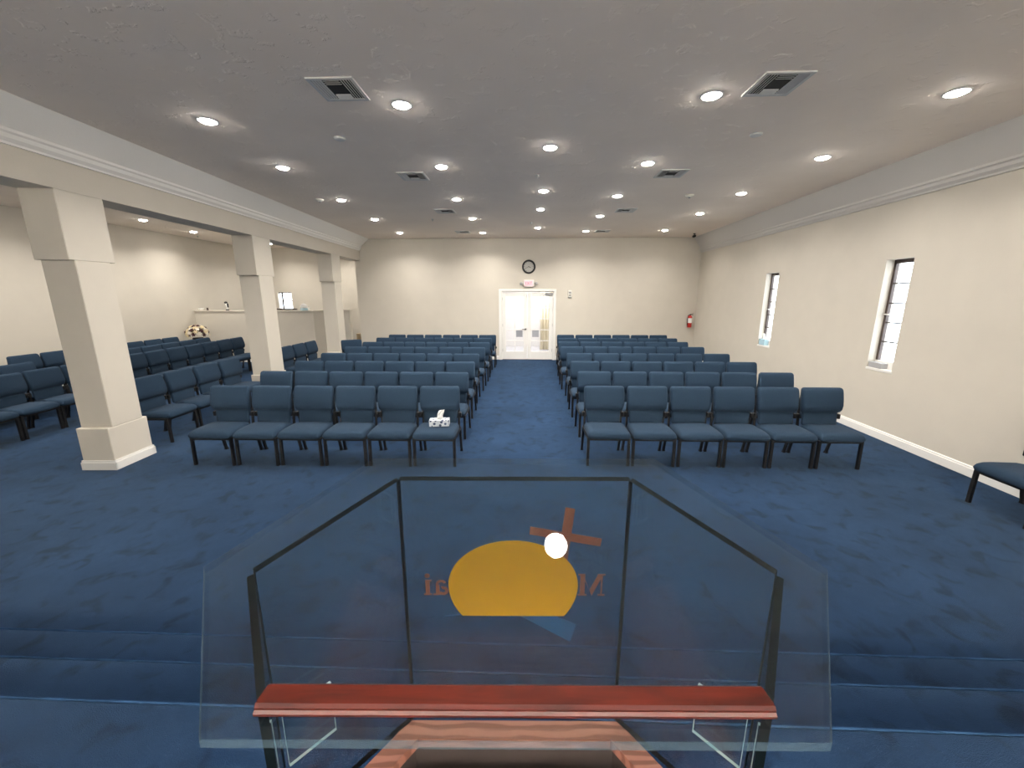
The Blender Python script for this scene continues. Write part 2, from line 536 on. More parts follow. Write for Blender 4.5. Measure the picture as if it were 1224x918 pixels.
link('baseboard', mesh_from(bm, 'half_base', M['white']), hw)

# rounded carpet nosings, the edge highlight painted in as paler pile
M['nosing'] = mat('nosing_highlight', (0.017, 0.042, 0.092), 0.95, noise=0.3, nscale=9, spec=0.0)
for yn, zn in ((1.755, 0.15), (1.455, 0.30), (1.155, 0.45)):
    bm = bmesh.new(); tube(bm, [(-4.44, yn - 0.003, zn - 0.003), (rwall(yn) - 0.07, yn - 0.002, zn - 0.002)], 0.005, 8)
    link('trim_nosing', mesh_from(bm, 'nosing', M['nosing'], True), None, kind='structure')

# ------------------------------------------------------------------ windows
def slit_window(name, spec):
    y0, y1, z0, z1 = spec
    r = link(name, None, None, (RW_X, 0, 0), (0, 0, RW_A), 'structure')
    fx0, fx1 = 0.105, 0.145
    bm = bmesh.new()
    box(bm, fx0, fx1, y1 - 0.036, y1 - 0.001, z0 + 0.13, z1 - 0.001)
    box(bm, fx0, fx1, y0 + 0.001, y0 + 0.036, z0 + 0.13, z1 - 0.001)
    box(bm, fx0, fx1, y0 + 0.001, y1 - 0.001, z1 - 0.05, z1 - 0.001)
    link('window_frame', mesh_from(bm, 'window_frame', M['bronze']), r)
    boxobj('bottom_rail', (fx0 - 0.005, fx1, y0 + 0.001, y1 - 0.001, z0 + 0.03, z0 + 0.13), M['white'], r)
    boxobj('window_sill', (-0.004, 0.2, y0 - 0.012, y1 + 0.012, z0 - 0.004, z0 + 0.03), M['white'], r, bev=0.004)
    zs = [z0 + 0.13] + [z0 + 0.13 + (z1 - 0.05 - z0 - 0.13) * k / 5 for k in range(1, 5)] + [z1 - 0.05]
    for k in range(1, 5):
        boxobj('muntin', (fx0 + 0.005, fx1 - 0.005, y0 + 0.036, y1 - 0.036, zs[k] - 0.008, zs[k] + 0.008), M['bronze'], r)
    for k in range(5):
        boxobj('pane', (0.122, 0.127, y0 + 0.034, y1 - 0.034, zs[k] + 0.006, zs[k + 1] - 0.006), M['window_glass'], r)
    zm = (z0 + z1) / 2 + 0.02
    boxobj('latch', (fx0 - 0.03, fx0 + 0.004, y1 - 0.10, y1 - 0.02, zm - 0.008, zm + 0.008), M['white'], r)
slit_window('window_1', W1)
slit_window('window_2', W2)

r = link('window_3', None, None, (0, 0, 0), None, 'structure')
bm = bmesh.new()
for a in ((WX0 + 0.10, WX0 + 0.145, WZ0, WZ1), (WX1 - 0.03, WX1 - 0.001, WZ0, WZ1), (WX0 + 0.001, WX1 - 0.001, WZ1 - 0.035, WZ1 - 0.001), (WX0 + 0.001, WX1 - 0.001, WZ0 + 0.001, WZ0 + 0.04)):
    box(bm, a[0], a[1], YF + 0.06, YF + 0.10, a[2], a[3])
link('window_frame', mesh_from(bm, 'window_frame', M['bronze']), r)
boxobj('muntin', (WX0 + 0.145, WX1 - 0.03, YF + 0.06, YF + 0.10, 1.735, 1.775), M['bronze'], r)
boxobj('pane', (WX0 + 0.143, WX1 - 0.028, YF + 0.078, YF + 0.083, WZ0 + 0.038, 1.737), M['window_glass'], r)
boxobj('pane', (WX0 + 0.143, WX1 - 0.028, YF + 0.078, YF + 0.083, 1.773, WZ1 - 0.033), M['window_glass'], r)
boxobj('pane', (WX0 + 0.002, WX0 + 0.102, YF + 0.078, YF + 0.083, WZ0 + 0.038, WZ1 - 0.033), M['window_glass'], r)
boxobj('window_sill', (WX0 - 0.1, WX1 + 0.16, YF - 0.08, YF + 0.0, WZ0 - 0.0, WZ0 + 0.04), M['bronze'], r)

# ------------------------------------------------------------------ french doors
d1 = link('door_1', None, None, (0, 0, 0), None, 'structure')
bm = bmesh.new()
cz = DZ + 0.065
box(bm, DX0 - 0.085, DX0, YB - 0.022, YB + 0.0, 0, cz, 0.004)
box(bm, DX1, DX1 + 0.07, YB - 0.022, YB + 0.0, 0, cz, 0.004)
box(bm, DX0, DX1, YB - 0.022, YB + 0.0, DZ, cz, 0.004)
link('casing', mesh_from(bm, 'casing', M['white']), d1)
bm = bmesh.new()
box(bm, DX0 + 0.0005, DX0 + 0.02, YB + 0.001, YB + 0.155, 0, DZ - 0.001)
box(bm, DX1 - 0.02, DX1 - 0.0005, YB + 0.001, YB + 0.155, 0, DZ - 0.001)
box(bm, DX0 + 0.02, DX1 - 0.02, YB + 0.001, YB + 0.155, DZ - 0.022, DZ - 0.001)
link('jamb', mesh_from(bm, 'jamb', M['white']), d1)
xm = (DX0 + DX1) / 2
for s, (a, b) in enumerate(((DX0 + 0.024, xm - 0.006), (xm + 0.006, DX1 - 0.024))):
    y0, y1 = YB + 0.02, YB + 0.062
    z0, z1 = 0.012, DZ - 0.036
    st, zt, zb = 0.105, z1 - 0.11, 0.255
    bm = bmesh.new()
    box(bm, a, a + st, y0, y1, z0, z1, 0.003)
    box(bm, b - st, b, y0, y1, z0, z1, 0.003)
    box(bm, a + st, b - st, y0, y1, zt, z1)
    box(bm, a + st, b - st, y0, y1, z0, zb)
    lf = link('door_leaf', mesh_from(bm, 'door_leaf', M['white']), d1)
    xs = [a + st, (a + b) / 2, b - st]
    bm = bmesh.new()
    box(bm, xs[1] - 0.011, xs[1] + 0.011, y0 + 0.004, y1 - 0.004, zb, zt)
    zz = [zb + (zt - zb) * k / 5 for k in range(6)]
    for k in range(1, 5):
        box(bm, xs[0], xs[1] - 0.011, y0 + 0.005, y1 - 0.005, zz[k] - 0.011, zz[k] + 0.011)
        box(bm, xs[1] + 0.011, xs[2], y0 + 0.005, y1 - 0.005, zz[k] - 0.011, zz[k] + 0.011)
    link('muntin_grid', mesh_from(bm, 'muntins', M['white']), lf)
    for k in range(5):
        for q in range(2):
            boxobj('pane', (xs[q] + (0.011 if q else 0), xs[q + 1] - (0 if q else 0.011), YB + 0.039, YB + 0.043, zz[k] + 0.011, zz[k + 1] - 0.011), M['window_glass'], lf)
    # lever handle on the active leaf, hinges on both
    if s == 0:
        bm = bmesh.new()
        lathe(bm, [(0.028, -0.006), (0.028, 0.0)], 16, (b - 0.05, y0, 0.94), 'y')
        tube(bm, [(b - 0.05, y0 - 0.006, 0.94), (b - 0.05, y0 - 0.045, 0.94), (b - 0.16, y0 - 0.05, 0.938)], 0.009)
        o = link('lever_handle', mesh_from(bm, 'lever', M['black'], True), lf)
    boxobj('flush_bolt', (b - 0.03 if s == 0 else a + 0.01, b - 0.01 if s == 0 else a + 0.03, y0 - 0.004, y0, z1 - 0.14, z1 - 0.05), M['metal'], lf)
    hx = a - 0.004 if s == 0 else b - 0.012
    for hz in (0.25, 1.02, 1.80):
        boxobj('hinge', (hx, hx + 0.016, y0 - 0.008, y0, hz, hz + 0.09), M['metal'], lf)
    # grey notices taped to the glass
    nx = (xs[1] + xs[2]) / 2 if s == 0 else (xs[0] + xs[1]) / 2
    o = boxobj('notice', (nx - 0.10, nx + 0.10, YB + 0.0335, YB + 0.0385, 0.70, 0.905), M['paper'])
    tag(o, 'grey paper taped on the glass of the %s door leaf' % ('lever-handled' if s == 0 else 'plain'), 'notice', 'notices on the french doors')
bm = bmesh.new()
box(bm, DX1 - 0.26, DX1 - 0.03, YB - 0.012, YB + 0.018, DZ - 0.10, DZ - 0.05, 0.004)
tube(bm, [(DX1 - 0.05, YB + 0.0, DZ - 0.06), (DX1 - 0.12, YB - 0.03, DZ - 0.035), (DX1 - 0.03, YB - 0.01, DZ - 0.015)], 0.007, 6)
link('door_closer', mesh_from(bm, 'closer', M['grey_plastic']), d1)
boxobj('threshold', (DX0 + 0.02, DX1 - 0.02, YB + 0.002, YB + 0.15, 0.0, 0.010), M['shade_and_threshold'], d1)

# bright lobby behind the doors
LY = 15.6
bm = bmesh.new()
box(bm, -2.0, -1.9, YB + 0.16, LY, 0, 2.9)
box(bm, 2.0, 2.1, YB + 0.16, LY, 0, 2.9)
box(bm, -2.0, 2.1, LY, LY + 0.1, 0, 2.9)
link('wall_lobby', mesh_from(bm, 'lobby', M['lobby']), kind='structure')
boxobj('ceiling_lobby', (-2.0, 2.1, YB + 0.16, LY + 0.1, 2.9, 3.0), M['lobby'], kind='structure')
boxobj('floor_lobby', (-2.0, 2.1, YB + 0.16, LY + 0.1, -0.12, 0.004), M['tile'], kind='structure')
bm = bmesh.new()
n = 26
top = []; bot = []
for k in range(n + 1):
    x = 0.47 + 0.66 * k / n
    y = 14.6 + 0.03 * math.sin(k * 1.5)
    top.append(bm.verts.new((x, y, 2.5))); bot.append(bm.verts.new((x, y, 0.02)))
for k in range(n):
    bm.faces.new((top[k], top[k + 1], bot[k + 1], bot[k]))
cu = link('curtain', mesh_from(bm, 'curtain', M['curtain'], True))
so = cu.modifiers.new('thick', 'SOLIDIFY'); so.thickness = 0.006
tag(cu, 'pale yellow curtain hanging in the lobby behind the plain door leaf', 'curtain')
bm = bmesh.new()
tube(bm, [(0.4, 14.6, 2.53), (2.0, 14.6, 2.53)], 0.012)
tag(link('curtain_rod', mesh_from(bm, 'rod', M['metal'], True)), 'metal rod carrying the yellow lobby curtain', 'curtain rod')
lt = thing('ceiling_panel_light', 'square panel light on the lobby ceiling behind the french doors', 'ceiling light', (0, 14.1, 2.9))
boxobj('frame', (-0.62, 0.62, -0.62, 0.62, -0.03, 0.0), M['white'], lt)
boxobj('diffuser', (-0.58, 0.58, -0.58, 0.58, -0.036, -0.028), emit_mat('panel_diffuser', (1, 0.97, 0.95), 2.0), lt)
ld = bpy.data.lights.new('bulb', 'AREA'); ld.shape = 'SQUARE'; ld.size = 1.1; ld.energy = 85; ld.color = (1, 0.96, 0.95)
link('bulb', ld, lt, (0, 0, -0.05))

# ================================================================== CHAIRS
def seat_mesh():
    bm = bmesh.new()
    r = bmesh.ops.create_grid(bm, x_segments=10, y_segments=10, size=0.5)
    # crowned top and flat underside, rounded edges
    nx = 13; ny = 13
    bm.clear()
    W, Y0, Y1, Z0, Z1 = 0.248, -0.268, 0.150, 0.335, 0.425
    us = [-1, -0.985, -0.95, -0.88, -0.7, -0.35, 0, 0.35, 0.7, 0.88, 0.95, 0.985, 1]
    def edge(t):          # 0 at the rim, 1 inside
        d = 1 - abs(t)
        R = 0.22
        return 1.0 if d >= R else math.sqrt(max(0.0, 1 - (1 - d / R) ** 2))
    topv = []; botv = []
    zm = Z0 + 0.028
    for v in us:
        rt = []; rb = []
        for u in us:
            k = min(edge(u), 1) * min(edge(v), 1)
            # slight plan rounding of corners
            c = 1 - 0.045 * (abs(u) ** 6) * (abs(v) ** 6)
            x = u * W * c * (1 - 0.012 * (v + 1))
            y = (Y0 + Y1) / 2 + v * (Y1 - Y0) / 2 * c
            crown = 0.012 * (1 - u * u) * (1 - v * v)
            fall = 0.018 * max(0.0, -v - 0.3) ** 2
            zt = zm + (Z1 - zm - fall) * k + crown
            zb = zm - (zm - Z0) * min(1, k * 1.5)
            rt.append(bm.verts.new((x, y, zt))); rb.append(bm.verts.new((x, y, zb)) if 0 < us.index(u) < 12 and 0 < us.index(v) < 12 else rt[-1])
        topv.append(rt); botv.append(rb)
    for j in range(12):
        for i in range(12):
            bm.faces.new((topv[j][i], topv[j][i + 1], topv[j + 1][i + 1], topv[j + 1][i]))
            q = [botv[j][i], botv[j + 1][i], botv[j + 1][i + 1], botv[j][i + 1]]
            try:
                bm.faces.new(q)
            except ValueError:
                pass
    return mesh_from(bm, 'chair_seat', M['fabric'], True)

def back_mesh():
    bm = bmesh.new()
    lv = [(0.405, 0.168, 0.196, 0.012), (0.42, 0.170, 0.202, 0.019), (0.52, 0.177, 0.206, 0.020), (0.553, 0.182, 0.207, 0.018), (0.562, 0.180, 0.218, 0.020),
          (0.572, 0.174, 0.230, 0.028), (0.60, 0.168, 0.238, 0.038), (0.65, 0.168, 0.242, 0.041), (0.72, 0.178, 0.244, 0.037), (0.79, 0.192, 0.245, 0.032),
          (0.825, 0.199, 0.243, 0.029), (0.842, 0.203, 0.238, 0.025), (0.853, 0.206, 0.228, 0.017), (0.858, 0.207, 0.214, 0.008)]
    rings = []
    for z, yc, hw, ht in lv:
        r = min(ht * 0.95, 0.03)
        ring = []
        for cx, cy, a0 in ((hw - r, ht - r, 0), (-hw + r, ht - r, 90), (-hw + r, -ht + r, 180), (hw - r, -ht + r, 270)):
            for k in range(4):
                a = math.radians(a0 + 30 * k)
                x = cx + r * math.cos(a); y = cy + r * math.sin(a)
                # slight hollow of the back across its width
                ring.append(bm.verts.new((x, yc + y - 0.012 * (abs(x) / 0.245) ** 2, z)))
        rings.append(ring)
    n = 16
    for k in range(len(rings) - 1):
        for i in range(n):
            j = (i + 1) % n
            bm.faces.new((rings[k][i], rings[k][j], rings[k + 1][j], rings[k + 1][i]))
    bm.faces.new(rings[0]); bm.faces.new(rings[-1])
    return mesh_from(bm, 'chair_back', M['fabric'], True)

CH = {}
CH['seat'] = seat_mesh()
CH['backrest'] = back_mesh()
for s in (-1, 1):
    bm = bmesh.new(); bar(bm, (s * 0.232, -0.222, 0.0), (s * 0.232, -0.215, 0.335), 0.030, 0.028)
    CH['front%d' % s] = mesh_from(bm, 'front_leg', M['black'])
    bm = bmesh.new(); bar(bm, (s * 0.232, 0.268, 0.0), (s * 0.232, 0.19, 0.345), 0.026, 0.026)
    box(bm, s * 0.232 - 0.016, s * 0.232 + 0.016, 0.25, 0.286, 0.0, 0.018)
    CH['rear%d' % s] = mesh_from(bm, 'rear_leg', M['black'])
bm = bmesh.new()
box(bm, -0.219, 0.219, -0.228, -0.204, 0.308, 0.334)
box(bm, -0.245, -0.219, -0.228, 0.20, 0.312, 0.336)
box(bm, 0.219, 0.245, -0.228, 0.20, 0.312, 0.336)
box(bm, -0.219, 0.219, 0.176, 0.20, 0.312, 0.336)
CH['seat_frame'] = mesh_from(bm, 'seat_frame', M['black'])
bm = bmesh.new()
for s in (-1, 1):
    bar(bm, (s * 0.222, 0.192, 0.335), (s * 0.222, 0.212, 0.57), 0.024, 0.02)
    bar(bm, (s * 0.222, 0.212, 0.57), (s * 0.205, 0.222, 0.80), 0.024, 0.016)
box(bm, -0.21, 0.21, 0.210, 0.226, 0.56, 0.60)
CH['back_frame'] = mesh_from(bm, 'back_frame', M['black'])
for s in (-1, 1):
    bm = bmesh.new()
    box(bm, min(s * 0.222, s * 0.2555), max(s * 0.222, s * 0.2555), 0.165, 0.215, 0.475, 0.535, 0.006)
    CH['bracket%d' % s] = mesh_from(bm, 'ganging_bracket', M['black'])

N_CHAIR = [0]
def chair(x, y, rz, label, group, cat='chair'):
    t = thing('stacking_chair', label, cat, (x, y, 0), rz + random.uniform(-0.006, 0.006), group)
    link('seat', CH['seat'], t); link('backrest', CH['backrest'], t)
    for s in (-1, 1):
        link('leg', CH['front%d' % s], t); link('leg', CH['rear%d' % s], t)
        link('ganging_bracket', CH['bracket%d' % s], t)
    link('seat_frame', CH['seat_frame'], t); link('back_frame', CH['back_frame'], t)
    N_CHAIR[0] += 1
    return t

PITCH = 0.5155
ROWN = ['front row', 'second row from the lectern', 'third row from the lectern', 'fourth row from the lectern', 'fourth row from the back wall', 'third row from the back wall', 'second row from the back wall', 'rearmost row']
SEATN = ['on the aisle', 'second from the aisle', 'third from the aisle', 'fourth from the aisle', 'fifth from the aisle', 'farthest from the aisle']
Ly = [4.52, 5.43, 6.38, 7.33, 8.32, 9.26, 10.26, 11.10]
Lx = [0, -0.02, -0.05, -0.09, -0.075, -0.065, -0.10, -0.05]
Ry = [4.61, 5.57, 6.51, 7.48, 8.52, 9.48, 10.33, 11.22]
Rx = [0, 0.03, 0.03, 0.06, 0.03, 0.06, 0.11, 0.15]
for i in range(8):
    for k in range(6):
        lab = 'blue chair, pillar-side block, %s, %s' % (ROWN[i], SEATN[k])
        if i == 0 and k == 0:
            lab = 'blue chair holding the tissue box, front row of the pillar-side block'
        chair(-1.052 + Lx[i] - k * PITCH, Ly[i] + (0.012 * k if i == 0 else 0) * -1, 0, lab, 'blue chairs in the pillar-side block')
for i in range(8):
    for k in range(6):
        lab = 'blue chair, window-side block, %s, %s' % (ROWN[i], SEATN[k])
        chair(0.952 + Rx[i] + k * (PITCH + 0.003), Ry[i], 0, lab, 'blue chairs in the window-side block')
# one turned chair at the pillar end of the block
chair(-4.32, 9.72, math.radians(26), 'blue chair turned askew at the pillar end of a centre row, by the third pillar', None)

# alcove rows facing the room
AR = math.radians(90) + 0.03
for k in range(4):
    chair(-5.0, 5.16 + 0.514 * k, AR, 'blue chair between the first and second pillars, %s along from the first pillar' % ORD[k], 'chairs between the first and second pillars')
for k in range(3):
    chair(-5.07, 8.5 + 0.514 * k, AR, 'blue chair between the second and third pillars, %s along from the second pillar' % ORD[k], 'chairs between the second and third pillars')
for k in range(13):
    y = 10.33 - 0.514 * k
    chair(-7.13 - 0.075 * (y - 5.5), y, AR + 0.045, 'blue chair, long middle row of the alcove, %s from the half wall' % ORD[k], 'chairs in the middle alcove row')
k = 0
for y in (10.15, 9.635, 9.12, 8.605, 8.09, 7.575, 7.06, 6.1, 5.585, 5.07, 4.555):
    chair(-8.08 - 0.045 * (y - 6), y, AR + 0.015, 'blue chair, alcove row next to the rearmost, %s from the half wall' % ORD[k], 'chairs in the next-to-rearmost alcove row')
    k += 1
k = 0
for y in (10.27, 9.755, 9.24, 8.725, 8.08, 7.565, 7.05):
    chair(-9.18 - 0.02 * (y - 6.8), y, AR, 'blue chair, rearmost alcove row along the side wall, %s from the half wall' % ORD[k], 'chairs in the rearmost alcove row')
    k += 1
# chairs with their backs to the window wall
chair(4.46, 3.425, -math.radians(90) - 0.02, 'blue chair against the window wall, near its baseboard, end of the row', 'chairs along the window wall')
chair(4.45, 2.907, -math.radians(90) - 0.02, 'blue chair against the window wall, mostly cut off by the picture edge', 'chairs along the window wall')

# ================================================================== LECTERN
LO = (-0.009, 0.307)
LA = math.radians(1.8)
lec = thing('lectern', 'clear glass lectern with mahogany book ledge, yellow dome emblem and oak pedestal', 'lectern', (LO[0], LO[1], 0.45), LA)
ZT0 = 1.505 - 0.45             # top surface at the near edge, above the platform
TS = math.tan(math.radians(18))
def ztop(y):
    return ZT0 + TS * y
GT = 0.011
# sloping top sheet
pts = [(-0.310, 0.0), (0.310, 0.0), (0.431, 0.178), (0.262, 0.394), (-0.262, 0.394), (-0.431, 0.178)]
bm = bmesh.new()
caps, sides = prism(bm, pts, lambda x, y: ztop(y) - GT, lambda x, y: ztop(y))
for k in (0, 1, 5):          # near edge and the two flanks are polished, with refracted light tinted in; the clipped far edges stay clear
    sides[k].material_index = 1
link('glass_top', mesh_from(bm, 'glass_top', [M['glass'], M['glass_edge']]), lec)
ZR = 1.075 - 0.45              # rim of the pedestal
def sheet(name, a, b, thick, zlo, edge_mat, parent=lec, zhi=None):
    """upright glass sheet between plan points a and b, up to the underside of the top"""
    a = Vector(a); b = Vector(b)
    d = (b - a).normalized(); nrm = Vector((-d.y, d.x)) * thick / 2
    p = [a + nrm, b + nrm, b - nrm, a - nrm]
    bm = bmesh.new()
    top = (lambda x, y: ztop(y) - GT - 0.0008) if zhi is None else zhi
    caps, sides = prism(bm, [tuple(q) for q in p], zlo, top)
    for f in caps:
        f.material_index = 1
    sides[1].material_index = 1; sides[3].material_index = 1
    return link(name, mesh_from(bm, name, [M['glass'], edge_mat]), parent)
PY = 0.358
PX = 0.208
OX, OY = 0.366, 0.181
fp = sheet('front_panel', (-PX + 0.001, PY), (PX - 0.001, PY), 0.010, ZR + 0.001, M['glass_edge_dark'])
for s in (-1, 1):
    sheet('wing_panel', (s * (PX + 0.0015), PY - 0.0015), (s * OX, OY + 0.003), 0.010, ZR + 0.001, M['glass_edge_dark'])
    sheet('side_panel', (s * (OX + 0.001), OY - 0.004), (s * 0.266, 0.030), 0.009, 0.02, M['glass_edge_dark'])
    # small glass bracket fixed to the wing sheet
    ax, ay = s * (PX + (OX - PX) * 0.66), PY + (OY - PY) * 0.66
    bx, by = s * (PX + (OX - PX) * 0.97), PY + (OY - PY) * 0.97
    sheet('wing_bracket', (ax - s * 0.010, ay - 0.012), (bx - s * 0.010, by - 0.012), 0.005, 1.212 - 0.45, M['glass_edge_pale'], zhi=1.31 - 0.45)
# mahogany book ledge, moulded, lying across the near end of the top
bm = bmesh.new()
ct, sn = math.cos(math.radians(18)), math.sin(math.radians(18))
prof = [(0.018, 0.0005), (0.0185, 0.004), (0.0215, 0.006), (0.022, 0.009), (0.025, 0.0125), (0.041, 0.0135), (0.043, 0.0115), (0.043, 0.0005)]
half_at = lambda y: 0.2665 - 0.0075 * ((y - 0.018) / 0.024)
A = []; B = []
for u, v in prof:
    y = u * ct - v * sn; z = ztop(0) + u * sn + v * ct
    A.append(bm.verts.new((-half_at(u), y, z))); B.append(bm.verts.new((half_at(u), y, z)))
n = len(prof)
for i in range(n):
    bm.faces.new((A[i], A[(i + 1) % n], B[(i + 1) % n], B[i]))
bm.faces.new(A); bm.faces.new(B)
link('book_ledge', mesh_from(bm, 'book_ledge', M['mahogany']), lec)

# emblems on the speaker's side of the front sheet (local coords of the lectern; panel centre x = 0)
def decal(name, loops, material, y, th=0.0012):
    bm = bmesh.new()
    for pts in loops:
        lo = [bm.verts.new((x, y, z)) for x, z in pts]
        hi = [bm.verts.new((x, y - th, z)) for x, z in pts]
        m_ = len(pts)
        bm.faces.new(lo); bm.faces.new(hi)
        for i in range(m_):
            bm.faces.new((lo[i], lo[(i + 1) % m_], hi[(i + 1) % m_], hi[i]))
    return link(name, mesh_from(bm, name, material), fp)
yd = PY - 0.0052
cxd, czd = -0.002, 1.395 - 0.45
pts = []
for k in range(49):
    a = math.radians(-37 + (254) * k / 48)
    rz = 0.095 if math.sin(a) > 0 else 0.112
    pts.append((cxd + 0.1225 * math.cos(a), czd + rz * math.sin(a)))
decal('sun_emblem', [pts], M['yellow'], yd - 0.0016)
# leaning cross rising behind the sun
c0 = Vector((0.0955, 1.4975 - 0.45))
ex = Vector((math.cos(math.radians(-10.5)), math.sin(math.radians(-10.5))))
ez = Vector((0.105, 1.0)).normalized()
def quad(o, u0, u1, v0, v1):
    return [tuple(o + ex * u + ez * v) for u, v in ((u0, v0), (u1, v0), (u1, v1), (u0, v1))]
decal('cross_emblem', [quad(c0, -0.068, -0.009, -0.008, 0.008), quad(c0, 0.009, 0.066, -0.008, 0.008), quad(c0, -0.009, 0.009, -0.05, 0.058)], M['brown_film'], yd)
# lettering reads from the audience side, so it is mirrored here: M ... ai
zb = 1.372 - 0.45
def flip(o, loops, sc=1.0):
    return [[(o - x * sc, zb + z * sc) for x, z in l] for l in loops]
Mh = 0.047
letM = [[(0, 0), (0.013, 0), (0.013, 0.003), (0, 0.003)], [(0.005, 0.003), (0.008, 0.003), (0.008, Mh - 0.003), (0.005, Mh - 0.003)],
        [(0, Mh - 0.003), (0.0145, Mh - 0.003), (0.0145, Mh), (0, Mh)],
        [(0.005, Mh - 0.003), (0.0145, Mh - 0.003), (0.029, 0.012), (0.0245, 0.0)],
        [(0.0245, 0.0), (0.029, 0.012), (0.044, Mh - 0.003), (0.041, Mh - 0.003)],
        [(0.038, 0.003), (0.047, 0.003), (0.047, Mh - 0.003), (0.038, Mh - 0.003)],
        [(0.034, 0), (0.051, 0), (0.051, 0.003), (0.034, 0.003)], [(0.038, Mh - 0.003), (0.051, Mh - 0.003), (0.051, Mh), (0.038, Mh)]]
def ringpts(cx, cz, r, n=14, sz=1.0):
    return [(cx + r * math.cos(2 * math.pi * k / n), cz + sz * r * math.sin(2 * math.pi * k / n)) for k in range(n)]
letI = [[(0, 0), (0.015, 0), (0.015, 0.003), (0, 0.003)], [(0.0035, 0.003), (0.0115, 0.003), (0.0115, 0.030), (0.0035, 0.030)],
        [(0, 0.030), (0.0115, 0.030), (0.0115, 0.033), (0, 0.033)], ringpts(0.0075, 0.042, 0.005)]
def arc_band(cx, cz, r0, r1, a0, a1, n=10, sz=1.0):
    out = []
    for k in range(n + 1):
        a = math.radians(a0 + (a1 - a0) * k / n); out.append((cx + r1 * math.cos(a), cz + sz * r1 * math.sin(a)))
    for k in range(n + 1):
        a = math.radians(a1 + (a0 - a1) * k / n); out.append((cx + r0 * math.cos(a), cz + sz * r0 * math.sin(a)))
    return out
letA = [[(0.017, 0.003), (0.024, 0.003), (0.024, 0.022), (0.017, 0.022)], [(0.017, 0), (0.029, 0), (0.029, 0.003), (0.017, 0.003)],
        arc_band(0.0135, 0.022, 0.006, 0.0105, 0, 150, sz=1.05),
        arc_band(0.0105, 0.0095, 0.0045, 0.0105, 70, 330, sz=0.9)]
decal('lettering', flip(0.172, letM) + flip(-0.125, letA) + flip(-0.157, letI), M['brown_film'], yd)
wave = []
for k in range(13):
    t = k / 12
    x = -0.135 + 0.255 * t
    wave.append((x, 1.325 - 0.45 + 0.014 * math.sin(math.pi * t) * (1 - 0.3 * t) + (0.0 if t < 0.8 else -0.09 * (t - 0.8))))
low = []
for k in range(13):
    t = 1 - k / 12
    x = -0.135 + 0.245 * t
    low.append((x, 1.323 - 0.45 + 0.012 * math.sin(math.pi * t) * (1 - t * 0.4) - (0.0 if t < 0.55 else 0.125 * (t - 0.55))))
decal('wave_emblem', [wave + low], M['blue_film'], yd)

# oak pedestal: open carcass with a mitred rim, recess coloured dark for shade, and an inner board
def loop_pts(off):
    base = [(-0.262, 0.03), (-0.352, 0.155), (-0.212, 0.345), (0.212, 0.345), (0.352, 0.155), (0.262, 0.03)]
    return base
outer = [(-0.352, 0.165), (-0.214, 0.349), (0.214, 0.349), (0.352, 0.165)]
inner = [(-0.310, 0.152), (-0.190, 0.314), (0.190, 0.314), (0.310, 0.152)]
for i in range(3):
    p = [outer[i], outer[i + 1], inner[i + 1], inner[i]]
    bm = bmesh.new()
    prism(bm, p, ZR - 0.022, ZR)
    link('rim_rail', mesh_from(bm, 'rim_rail', M['oak']), lec)
bm = bmesh.new()
o2 = [(x * 0.985, y - 0.003) for x, y in outer]; i2 = [(x * 0.99 , y - 0.0) for x, y in inner]
inn = [(x * 1.06, y + 0.012) for x, y in inner]
for i in range(3):
    prism(bm, [o2[i], o2[i + 1], inn[i + 1], inn[i]], 0.02, ZR - 0.0225)
link('carcass', mesh_from(bm, 'carcass', M['oak']), lec)
bm = bmesh.new()
prism(bm, [(x, y - 0.001) for x, y in inn[:2]] + [(x, y - 0.001) for x, y in inn[2:]], ZR - 0.115, ZR - 0.10)
link('recess_shade_floor', mesh_from(bm, 'recess', M['shade_and_threshold']), lec)  # floor coloured dark for the shade inside the recess
bm = bmesh.new()
inl = [(x * 0.985, y - 0.006) for x, y in inn]
for i in range(3):
    prism(bm, [inn[i], inn[i + 1], inl[i + 1], inl[i]], ZR - 0.099, ZR - 0.0228)
link('recess_shade', mesh_from(bm, 'recess_shade', M['shade_and_threshold']), lec)  # dark strips added to stand for shade on the inner walls
bm = bmesh.new()
prism(bm, [(-0.285, 0.10), (-0.197, 0.272), (0.197, 0.272), (0.285, 0.10)], ZR - 0.066, ZR - 0.045)
link('inner_shelf', mesh_from(bm, 'inner_shelf', M['oak']), lec)
bm = bmesh.new()
prism(bm, [(-0.36, 0.02), (-0.40, 0.16), (-0.23, 0.37), (0.23, 0.37), (0.40, 0.16), (0.36, 0.02)], 0.0, 0.02)
link('foot_plate', mesh_from(bm, 'foot_plate', M['oak']), lec)

